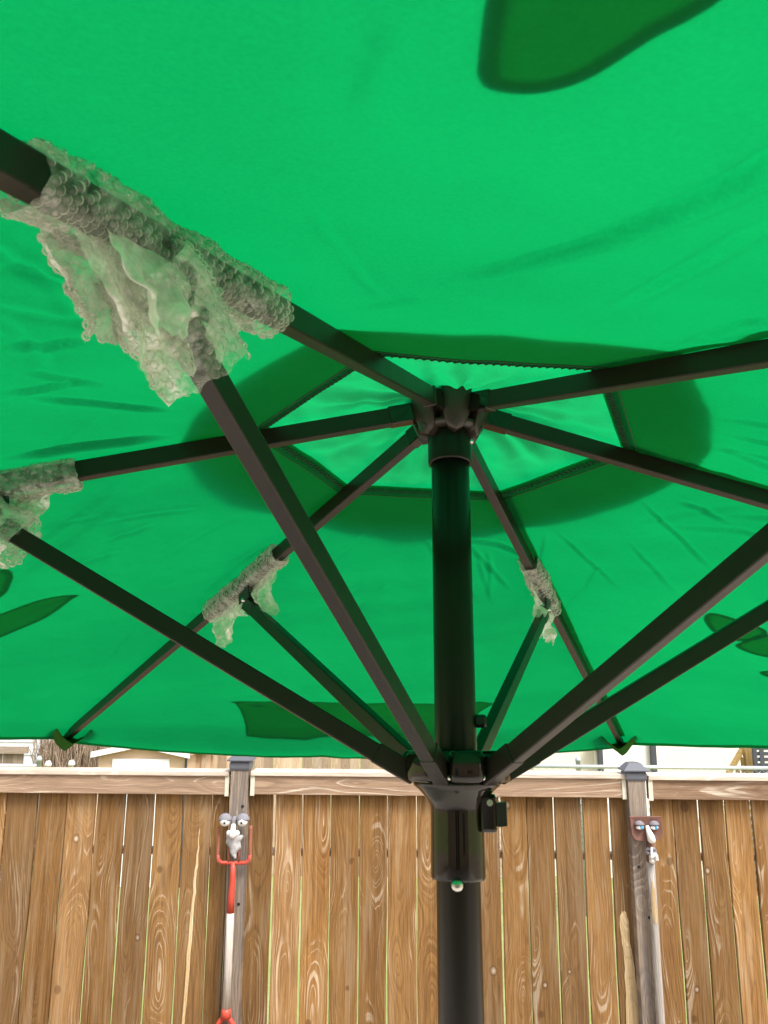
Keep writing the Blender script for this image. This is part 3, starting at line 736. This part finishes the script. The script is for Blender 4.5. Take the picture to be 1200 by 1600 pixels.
# ---- runner
rn=MB()
rn.lathe([(pr+.0008,L-.1015),(.0236,L-.1015),(.0243,L-.0995),(.0240,L-.070),(.0238,L-.046),(.0246,L-.040),(.0285,L-.034),(.0345,L-.0275),(.0395,L-.0235),(.0400,L-.0205),(.0275,L-.019),(.0235,L-.019)],48,capa=False,capb=False)
run=rn.build('runner',M['gloss'],um)
MB().lathe([(.0250,L-.0215),(.0250,L+.0045),(.0225,L+.0065),(pr+.0006,L+.007)],40,capa=False,capb=False).build('runner_core',M['gloss'],run)
for k in range(6):
    a=PHI+PI/6+k*PI/3; m=MB(); vs=[];fs=[]; n=20
    prof=[(.0,-.0205),(.72,-.0205),(.88,-.019),(.97,-.0155),(1,-.011),(1,-.001),(.97,.003),(.86,.0058),(.70,.0066),(0,.0068)]
    for sc_,zz in prof:
        for i in range(n):
            b=2*PI*i/n; ex=math.copysign(abs(math.cos(b))**.5,math.cos(b)); ey=math.copysign(abs(math.sin(b))**.5,math.sin(b))
            wv=.0178*(1-.2*(1-ex))
            vs.append((.0365+.0130*ex*sc_,wv*ey*sc_,L+zz))
    for j in range(len(prof)-1):
        for i in range(n): q=(i+1)%n; fs.append((j*n+i,j*n+q,(j+1)*n+q,(j+1)*n+i))
    m.add(vs,fs,True,Matrix.Rotation(a,4,'Z')); m.build('runner_lobe',M['gloss'],run)
    MB().tube([(Matrix.Rotation(PHI+k*PI/3,4,'Z')@Vector((.0425,y,L-.016))) for y in (-.009,.009)],.0026,8).build('hinge_pin',M['zinc'],run)
# side block with thumb latch on the runner, facing right
M4=Matrix.Rotation(-.15,4,'Z')
kb=MB().box((.0285,-.004,L-.0465),(.0150,.017,.032),M4,.003).build('latch_block',M['gloss'],run)
MB().lathe([(.0028,0),(.0028,.0035)],10,M4@Matrix.Translation((.0305,-.0120,L-.0375))@Matrix.Rotation(PI/2,4,'X')).build('screw',M['zinc'],kb)
m=MB(); vs=[];fs=[]
prof=[(0,.0095),(.003,.0100),(.0095,.0092),(.0105,.0090)]
for xx,hz in prof:
    for (yy,zz) in ((-.0085,-1),(-.0085,1),(.0085,1),(.0085,-1)): vs.append((.0358+xx*.85,-.004+yy*.9,L-.0475+zz*hz+(.0015 if zz>0 and xx>.009 else 0)))
for j in range(3):
    for i in range(4): q=(i+1)%4; fs.append((j*4+i,j*4+q,(j+1)*4+q,(j+1)*4+i))
fs+= [(3,2,1,0),(12,13,14,15)]
m.add(vs,fs,False,M4); m.build('latch_button',M['blackplastic'],kb)
# bolt on the pole and pull pin under the runner
bt=MB(); MX=Matrix.Rotation(-.1,4,'Z')@Matrix.Translation((pr-.001,0,L+.033))@Matrix.Rotation(PI/2,4,'Y')
bt.lathe([(.0052,0),(.0060,.001),(.0060,.0085),(.0048,.0105)],6,MX,False); bt.build('pole_bolt',M['blackplastic'],um)
pn=MB(); a=-PI/2-.10
MX=Matrix.Translation((pr*math.cos(a),pr*math.sin(a),L-.1035))@Matrix.Rotation(a,4,'Z')@Matrix.Rotation(PI/2,4,'Y')
pn.lathe([(.0035,-.004),(.0035,.002),(.0052,.003),(.0052,.0065),(.004,.0085),(.001,.009)],14,MX); pn.build('pull_pin',M['zinc'],um)

# ---- canopy panels
CZ=ZH+.0205; S2=SL/math.cos(PI/6); UR=RR*math.cos(PI/6); UH=.1645; T30=math.tan(PI/6)
CREASES={
 3:[([(.356,-.087),(.388,-.055),(.438,-.019),(.476,-.001),(.508,.010),(.522,.012),(.56,.02)],4.6,7.5),([(.331,.032),(.421,.041),(.472,.043)],2.2,6),([(.29,-.124),(.334,-.083)],1.8,5),([(.263,.12),(.321,.126),(.338,.135)],2.8,7),([(.573,-.133),(.551,-.135),(.52,-.142)],1.4,7)],
 2:[([(.423,.001),(.402,.016),(.381,.032)],2.4,5),([(.406,-.001),(.343,-.026),(.284,-.042)],2.4,5),([(.439,.084),(.395,.103)],2.2,6),([(.39,-.165),(.333,-.132),(.26,-.111)],4,9),([(.42,.05),(.36,.02)],1.4,5)],
 1:[([(.322,.118),(.46,.09)],2.2,5),([(.307,.099),(.463,.058),(.559,.033)],2.4,5),([(.422,-.007),(.498,.013)],1.6,5),([(.294,-.157),(.369,-.177),(.455,-.226)],3.5,9),([(.704,-.319),(.929,-.399)],2.6,7),([(.6,-.25),(.72,-.33)],2,6)],
 5:[([(.255,-.049),(.438,-.028)],1.5,4),([(.334,.026),(.474,.056)],1.5,4),([(.269,.093),(.438,.123)],1.5,4)],
 4:[([(.24,.06),(.42,.10)],1.5,5),([(.25,-.02),(.40,.0)],1.5,5)],
 0:[([(.26,.06),(.40,.13)],1.2,5),([(.30,-.10),(.45,-.16)],1.2,5)]}
_rc=random.Random(19)
for k in range(6):      # faint packing folds and drag lines
    for _ in range(34):
        u0=_rc.uniform(.25,1.0); v0=_rc.uniform(-.9,.9)*u0*T30; a_=_rc.gauss(0,.5)+(.5 if v0>0 else -.5); l_=_rc.uniform(.06,.2)
        u1=u0+l_*math.cos(a_); v1=v0+l_*math.sin(a_); um_=(u0+u1)/2+_rc.gauss(0,.006); vm_=(v0+v1)/2+_rc.gauss(0,.006)
        if k in (0,1,3,5) and max(u0,u1)>.5: continue
        CREASES[k].append(([(u0,v0),(um_,vm_),(u1,v1)],_rc.uniform(.8,2.2),_rc.uniform(4,7)))
def canz(k,u,v):
    vm=u*T30+1e-6; q=v/vm; e=max(0,1-q*q)
    z=CZ-S2*u
    z-=.004*e*sstep(.15,.6,u)+(.012+(.018 if k==0 else .002)*e)*sstep(1.03,1.14,u)
    pv=vm-abs(v); z+=.0016*math.sin(u*150+5*noise.noise(Vector((u*9,k*3.1,1 if v>0 else 4))))*math.exp(-pv/.022)*min(1,pv/.004)*sstep(-.1,.4,noise.noise(Vector((u*6,k*2.2,8 if v>0 else 3))))                                   # the cloth hangs a little between ribs
    z+=.0035*e*noise.noise(Vector((u*5+k*9.1,v*7,k*3.3)))+.0016*e*noise.noise(Vector((u*14+k*5.1,v*22,k*1.7)))
    # drag lines running off the ribs
    z+=.0010*e*math.sin(u*60+v*28*(1 if k%2 else -1)+3*noise.noise(Vector((u*4,v*4,k))))*sstep(.05,.35,abs(noise.noise(Vector((u*3.1,v*3.3,k*7.7)))))
    for pts,amp,wd in CREASES[k]:
        wd*=.0007; best=1e9; bs=0; tt=0
        us=[p[0] for p in pts]; vv=[p[1] for p in pts]
        if u<min(us)-.04 or u>max(us)+.04 or v<min(vv)-.04 or v>max(vv)+.04: continue
        m=len(pts)-1
        for i in range(m):
            ax,ay=pts[i]; bx,by=pts[i+1]; dx,dy=bx-ax,by-ay; l2=dx*dx+dy*dy
            t=max(0,min(1,((u-ax)*dx+(v-ay)*dy)/l2)); ex,ey=u-ax-dx*t,v-ay-dy*t; dd=math.hypot(ex,ey)
            if dd<best: best=dd; bs=math.copysign(1,dx*ey-dy*ex); tt=(i+t)/m
        x=best/wd*bs
        z+=amp*.0018*(math.exp(-x*x*1.2)-.55*math.exp(-(x-1.5)**2*.7))*min(1,4*tt,4*(1-tt)+.12)*min(1,max(0,pv)/.016)
    return z
def uedge(q,k=0): return UR+(.040+.030*(1-q*q)**.8 if k==0 else .022+.014*(1-q*q)**.8)
def gframe(k):
    a=PHI+PI/6+k*PI/3; return Vector((math.cos(a),math.sin(a),0)),Vector((-math.sin(a),math.cos(a),0))
def cpt(k,u,v,dz=0):
    n_,t_=gframe(k); p=n_*u+t_*v; p.z=canz(k,u,v)+dz; return p
def patch_strip(rows,smooth=True):
    m=MB(); w_=len(rows[0]); vs=[p for r in rows for p in r]
    m.add(vs,[(j*w_+i,j*w_+i+1,(j+1)*w_+i+1,(j+1)*w_+i) for j in range(len(rows)-1) for i in range(w_-1)],smooth); return m
panels=[]
for k in range(6):
    nu,nv=190,130
    if k in (4,): nu,nv=150,100
    rows=[]
    for i in range(nu+1):
        t_=(i/nu)**1.15; row=[]
        for j in range(nv+1):
            q=2*j/nv-1; u=UH+(uedge(q,k)-UH)*t_; row.append(cpt(k,u,q*u*T30))
        rows.append(row)
    p=patch_strip(rows).build('canopy_panel',M['canopy'],um,fix=False); panels.append(p)
    # folded hem around the vent opening, with overlock stitching
    hemrows=[[cpt(k,u,(2*j/40-1)*u*T30*.995,.0016) for j in range(41)] for u in (UH-.002,UH+.006,UH+.0125)]
    patch_strip(hemrows).build('vent_hem',M['canopy'],p,fix=False)
    stc=MB()
    ln=[cpt(k,UH+.0135,(2*j/50-1)*(UH+.0135)*T30*.985,-.0007) for j in range(51)]; stc.tube(ln,.00055,4)
    nz_=56; zg=[cpt(k,UH+(.001 if j%2 else .0075),(2*j/nz_-1)*UH*T30*.98,-.0008) for j in range(nz_+1)]; stc.tube(zg,.00055,4)
    stc.build('stitching',M['thread'],p,fix=False)
    # seam allowance lying on one side of the rib
    rows=[]
    for i in range(60):
        u=UH+.01+(UR-UH-.03)*i/59
        vm=u*T30; rows.append([cpt(k,u,vm-w_,.0018) for w_ in (.003,.009,.0185+.0015*math.sin(u*17))])
    patch_strip(rows).build('seam_allowance',M['canopy'],p,fix=False)
    # outer hem
    rows=[[cpt(k,uedge(q,k)-w_,q*(uedge(q,k)-w_)*T30*.995,.0015) for q in [2*j/60-1 for j in range(61)]] for w_ in (.014,.007,.0005)]
    patch_strip(rows).build('outer_hem',M['canopy'],p,fix=False)
    # pocket that takes the rib tip
    e=dirk(k); sd_=Vector((-e.y,e.x,0)); rows=[]
    for i in range(12):
        r=RR-.048+.056*min(1,i/9)
        row=[]
        for j in range(21):
            q=2*j/20-1; wv=.005*math.sin(q*9+i*.7+k*1.3)
            x=.050*q*(1-.25*(i/11)**2); z=-.020+.042*abs(q)**1.25+wv*abs(q)*.7
            z=min(z,.0195+.004*math.sin(q*6+k))
            if i>=9: z=z+(.021-z)*((i-9)/2)**.7     # the closed outer end
            row.append(ribp(k,r)+sd_*x+Vector((0,0,z)))
        rows.append(row)
    pk=patch_strip(rows).build('rib_pocket',M['pocket'],p,fix=False); pk.modifiers.new('t','SOLIDIFY').thickness=.001
# ---- appliqued shapes sewn on the outside
def applique(k,pts,name,sharp=False,hem=.008,n=8):
    poly=[Vector((a,b)) for a,b in pts]
    if sharp:
        q_=[]
        for i in range(len(poly)):
            a_,b_=poly[i],poly[(i+1)%len(poly)]; n_=max(1,int((b_-a_).length/.012))
            q_+=[a_+(b_-a_)*(t_/n_) for t_ in range(n_)]
        poly=q_
    if not sharp: poly=[Vector((q.x,q.y)) for q in smooth_poly([(a,b,0) for a,b in pts],n)]
    m=len(poly); c=sum(poly,Vector((0,0)))/m
    def off(q,dz): return cpt(k,q.x,q.y,dz)
    # inset ring for the turned edge
    ins=[]
    for i in range(m):
        a,b,d=poly[i-1],poly[i],poly[(i+1)%m]; t=(d-a).normalized(); nn=Vector((-t.y,t.x))
        if nn.dot(c-b)<0: nn=-nn
        ins.append(b+nn*hem)
    me=MB(); vs=[];fs=[]
    rings=[poly,ins]+[[c+(q-c)*f_ for q in ins] for f_ in (.9,.8,.7,.6,.5,.4,.3,.2,.1,.02)]
    for rgq in rings: vs+=[off(q,.0014) for q in rgq]
    for j in range(len(rings)-1):
        for i in range(m): q=(i+1)%m; fs.append((j*m+i,j*m+q,(j+1)*m+q,(j+1)*m+i))
    me.add(vs,fs,True); o=me.build(name,M['applique'],panels[k],fix=False)
    # turned-under edge: a second layer, joined into the same shape
    me2=MB(); vs=[off(q,.0021) for q in poly]+[off(q,.0021) for q in ins]
    me2.add(vs,[(i,(i+1)%m,(i+1)%m+m,i+m) for i in range(m)],True); h_=me2.build('applique_edge',M['applique'],panels[k],fix=False)
    return o
applique(3,[(.551,-.105),(.546,-.101),(.5445,-.092),(.547,-.081),(.556,-.070),(.575,-.060),(.60,-.048),(.68,-.03),(.75,-.04),(.76,-.075),(.72,-.105),(.65,-.118),(.59,-.112),(.558,-.107)],'leaf_applique',hem=.0062)
applique(1,[(.536,.062),(.545,.046),(.562,.033),(.59,.017),(.64,.012),(.70,.03),(.70,.06),(.65,.08),(.58,.078),(.545,.072)],'leaf_applique')
applique(1,[(.546,-.062),(.57,-.042),(.60,-.030),(.64,-.025),(.69,-.02),(.75,-.03),(.80,-.055),(.77,-.08),(.71,-.087),(.64,-.088),(.60,-.082),(.565,-.070)],'leaf_applique',hem=.006)
applique(5,[(.547,.048),(.556,.064),(.575,.074),(.61,.082),(.645,.07),(.65,.03),(.62,.008),(.585,.022),(.56,.035)],'leaf_applique')
applique(5,[(.636,.022),(.645,.05),(.662,.080),(.69,.078),(.716,.060),(.75,.02),(.73,-.03),(.68,-.03),(.645,-.005)],'leaf_applique')
applique(5,[(.775,.104),(.785,.110),(.80,.108),(.83,.09),(.85,.05),(.82,.03),(.785,.06),(.774,.085)],'leaf_applique')
b=[(.900,.272),(.905,.262),(.935,.254),(.985,.248),(1.035,.245),(1.072,.244)]
b+=[(1.078,.20),(1.082,.15),(1.083,.11),(1.076,.075),(1.070,.03),(1.070,-.03),(1.076,-.075),(1.083,-.11),(1.082,-.15),(1.078,-.20),(1.072,-.244)]
b+=[(1.035,-.245),(.985,-.248),(.935,-.254),(.905,-.262),(.880,-.272)]
b+=[(.872,-.24),(.878,-.20),(.884,-.12),(.884,-.04),(.886,.04),(.886,.12),(.886,.18),(.889,.22),(.892,.25)]
applique(0,b,'banner_applique',sharp=True,hem=.005)
# ---- the raised vent cap over the opening
nr,na=46,192; vs=[];fs=[]
def ventz(r,a):
    g=((a-PHI)%(PI/3))-PI/6; u=r*math.cos(g); q=g/(PI/6)
    z=CZ-S2*u
    lift=.004+ (.004+.009*(1-q*q))*sstep(.06,.27,r)
    wr=.0034*math.sin(a*17+4*noise.noise(Vector((math.cos(a)*2,math.sin(a)*2,r*12))))*sstep(.02,.06,r)*sstep(.24,.10,r)
    wr+=.007*noise.noise(Vector((r*math.cos(a)*16,r*math.sin(a)*16,2.2)))*sstep(.03,.1,r)
    wr+=.003*noise.noise(Vector((r*math.cos(a)*50,r*math.sin(a)*50,5.2)))
    return z+lift+wr
for j in range(nr+1):
    for i in range(na):
        a=2*PI*i/na; g=((a-PHI)%(PI/3))-PI/6; q=abs(g)/(PI/6)
        ro=.262+.014*q**3+.005*noise.noise(Vector((math.cos(a)*3,math.sin(a)*3,.5)))
        r=.004+(ro-.004)*j/nr
        vs.append((r*math.cos(a),r*math.sin(a),max(ventz(r,a),-9)))
for j in range(nr):
    for i in range(na): q=(i+1)%na; fs.append((j*na+i,j*na+q,(j+1)*na+q,(j+1)*na+i))
fs.append(tuple(range(na)))
MB().add(vs,fs,True).build('vent_cap',M['vent'],um,fix=False)
MB().lathe([(.016,ventz(.02,0)-L+L+.006),(.019,ventz(.02,0)+.012),(.012,ventz(.02,0)+.03),(.006,ventz(.02,0)+.05),(.001,ventz(.02,0)+.055)],24).build('finial',M['gloss'],um)

# ------------------------------------------------------------------ bubble wrap left on the joints
def bubble_wrap(k,sa,sb,flaps,label,seed,brad=.0031,ndome=(8,3),rad=.017,strut_len=.03,fm='film',fold_amp=.010):
    rgx=random.Random(seed); e=dirk(k); bvec=Vector((-e.y,e.x,0)); t=Vector((e.x,e.y,-SL)).normalized(); n=bvec.cross(t)
    if n.z<0: n=-n
    root=ribp(k,RJ)
    wr=empty('bubble_wrap',foot+RX@root,(-LEAN,0,0),label=label,cat='bubble wrap',group='bubble wrap on the rib joints')
    def nz(p,f,s): return noise.noise(Vector((p.x*f+seed*3.1,p.y*f,p.z*f+s)))
    def sleeve(s,th):
        c=t*s+n*.009
        # rounded box section, crumpled
        cx=math.copysign(abs(math.cos(th))**.7,math.cos(th)); sx=math.copysign(abs(math.sin(th))**.7,math.sin(th))
        p=c+bvec*cx*(rad-.004)+n*sx*(rad-.002)
        o=bvec*math.cos(th)+n*math.sin(th)
        p+=o*(.005*nz(p,38,1)+.003*nz(p,95,2)); 
        lim=.0105+.009-.0008
        h=(p-t*s).dot(n)
        if h>lim: p-=n*(h-lim)
        return p,o
    films=MB(); bub=MB(); torn=MB()
    def grid(fn,nu,nv,closed,to=None):
        vs=[];nrm=[]
        for i in range(nu+1):
            for j in range(nv if closed else nv+1):
                vs.append(fn(i/nu,j/nv)[0])
        w_=nv if closed else nv+1
        fs=[(i*w_+j,i*w_+(j+1)%w_,(i+1)*w_+(j+1)%w_,(i+1)*w_+j) for i in range(nu) for j in range(nv)]
        (to or films).add(vs,fs,True)
    def domes(fn,lu,lv,flip=1):
        st=brad*2.15; nu_=max(1,int(lu/(st*.87))); nv_=max(1,int(lv/st))
        for i in range(nu_):
            for j in range(nv_):
                u=(i+.5)/nu_; v=((j+.5+(i%2)*.5)/nv_)
                if v>1: v-=1
                if rgx.random()<.06: continue
                p,o=fn(u,v); o=o.normalized()*flip
                if o.length<.1: continue
                x=o.orthogonal().normalized(); y=o.cross(x); vs=[];fs=[]; nn_,mm_=ndome
                R0=brad*rgx.uniform(.85,1.05)
                hgt=R0*rgx.uniform(.6,.95); tl=x*rgx.gauss(0,.15)+y*rgx.gauss(0,.15)
                for q in range(mm_):
                    ph=PI/2*q/mm_
                    for w_ in range(nn_):
                        a=2*PI*w_/nn_
                        vs.append(p+(x*math.cos(a)+y*math.sin(a))*R0*math.cos(ph)**.7+(o+tl*.4)*hgt*math.sin(ph))
                vs.append(p+(o+tl*.4)*hgt)
                for q in range(mm_-1):
                    for w_ in range(nn_): b=(w_+1)%nn_; fs.append((q*nn_+w_,q*nn_+b,(q+1)*nn_+b,(q+1)*nn_+w_))
                for w_ in range(nn_): fs.append(((mm_-1)*nn_+w_,(mm_-1)*nn_+(w_+1)%nn_,mm_*nn_))
                bub.add(vs,fs,True)
    ragged=lambda v,e_:(.006*noise.noise(Vector((v*9,seed,e_)))+.003*noise.noise(Vector((v*31,seed,e_+4))))
    def f1(u,v):
        s=sa+(sb-sa)*u+ragged(v if v<1 else 0,u>.5)*(abs(2*u-1)); return sleeve(s,2*PI*v)
    grid(f1,36,28,True); domes(f1,sb-sa,2*PI*rad)
    # sleeve on the strut
    J=Vector((0,0,-DJ)); Q=Vector((e.x*RS,e.y*RS,ZR))-root; td=(Q-J).normalized(); nn=bvec.cross(td)
    if strut_len:
        def f2(u,v):
            th=2*PI*v; l=-.040+(strut_len+.040)*u; r=rad*(1.25+.15*u)
            o=bvec*math.cos(th)+nn*math.sin(th)
            p=J+td*(l+ragged(v if v<1 else 0,9)*u*1.3)+o*r+nn*(.006 if nn.z>0 else -.006); p+=o*(.005*nz(p,45,3)+.003*nz(p,100,4)); return p,o
        grid(f2,24,26,True); domes(f2,strut_len+.04,2*PI*rad*1.3)
    # torn flaps: (s0,s1, start angle, length, lean along t, lean along b, width change)
    for (s0,s1,th0,ln,lt,lb,dom) in flaps:
        dn=Vector((0,0,-1))+t*lt+bvec*lb
        def f3(u,v):
            tt=u; s=s0+(s1-s0)*v
            p,_=sleeve(s,th0)
            le=ln*(.55+.45*math.sin(PI*min(1,max(0,.12+.8*v)))+.28*noise.noise(Vector((v*4.2,seed,ln*50)))+.10*noise.noise(Vector((v*15,seed,3))))
            q=p+dn*(tt*le)+t*((.5-v)*(s1-s0)*.55*tt*tt)
            fold=bvec*(fold_amp*math.sin(v*9+2*tt+seed)*tt+.006*noise.noise(Vector((q.x*32,q.y*32,q.z*32)))*min(1,3*tt)+.0045*noise.noise(Vector((q.x*85,q.y*85,q.z*85+4)))*min(1,3*tt)+.0018*noise.noise(Vector((q.x*170,q.y*170,q.z*170))))
            fold+=t*.005*noise.noise(Vector((q.x*45+9,q.y*45,q.z*45)))*tt
            return q+fold,bvec*(1 if math.cos(th0)>0 else -1)
        grid(f3,40,44,False,torn)
        if dom: domes(f3,ln*.9,abs(s1-s0),dom)
    films.build('film',M[fm],wr,fix=False)
    torn.build('torn_flap',M['flap'],wr,fix=False)
    o=bub.build('bubbles',M['bubble'],wr,fix=False); o['kind']='stuff'
    return wr
bubble_wrap(3,-.085,.105,[(-.005,.080,PI*1.05,.047,-.15,-.20,1),(.0,.080,PI*1.55,.058,-.30,.05,1),(-.055,.02,PI*1.5,.024,-.2,-.1,1),(.015,.070,PI*1.75,.050,-.1,.25,0)],'large torn bubble wrap hanging from nearest rib joint, upper left',11,brad=.0024,ndome=(9,3),rad=.0185,strut_len=.020,fold_amp=.005)
bubble_wrap(2,-.075,.09,[(-.045,.02,PI*1.4,.040,-.1,-.1,1),(-.02,.05,PI*1.6,.050,.1,.1,0)],'bubble wrap on rib joint at the left edge, above leaf shapes',23,brad=.0034,ndome=(9,3),rad=.019,fm='film2')
bubble_wrap(1,-.095,.125,[(.015,.115,PI*1.5,.056,.10,.05,0),(-.085,-.01,PI*1.5,.058,-.25,0,0),(-.06,.09,PI*1.25,.026,0,-.1,0)],'bubble wrap on rib joint left of the pole',37,ndome=(7,3),brad=.0026,rad=.0175,strut_len=0,fm='film2')
bubble_wrap(0,-.09,.065,[(.0,.065,PI*1.45,.052,.05,.1,0),(-.06,-.002,PI*1.55,.040,-.1,-.1,0),(.0,.06,PI*1.8,.046,.1,.25,0)],'bubble wrap on rib joint right of the pole',41,ndome=(7,3),brad=.0026,rad=.0175,strut_len=0,fm='film2')
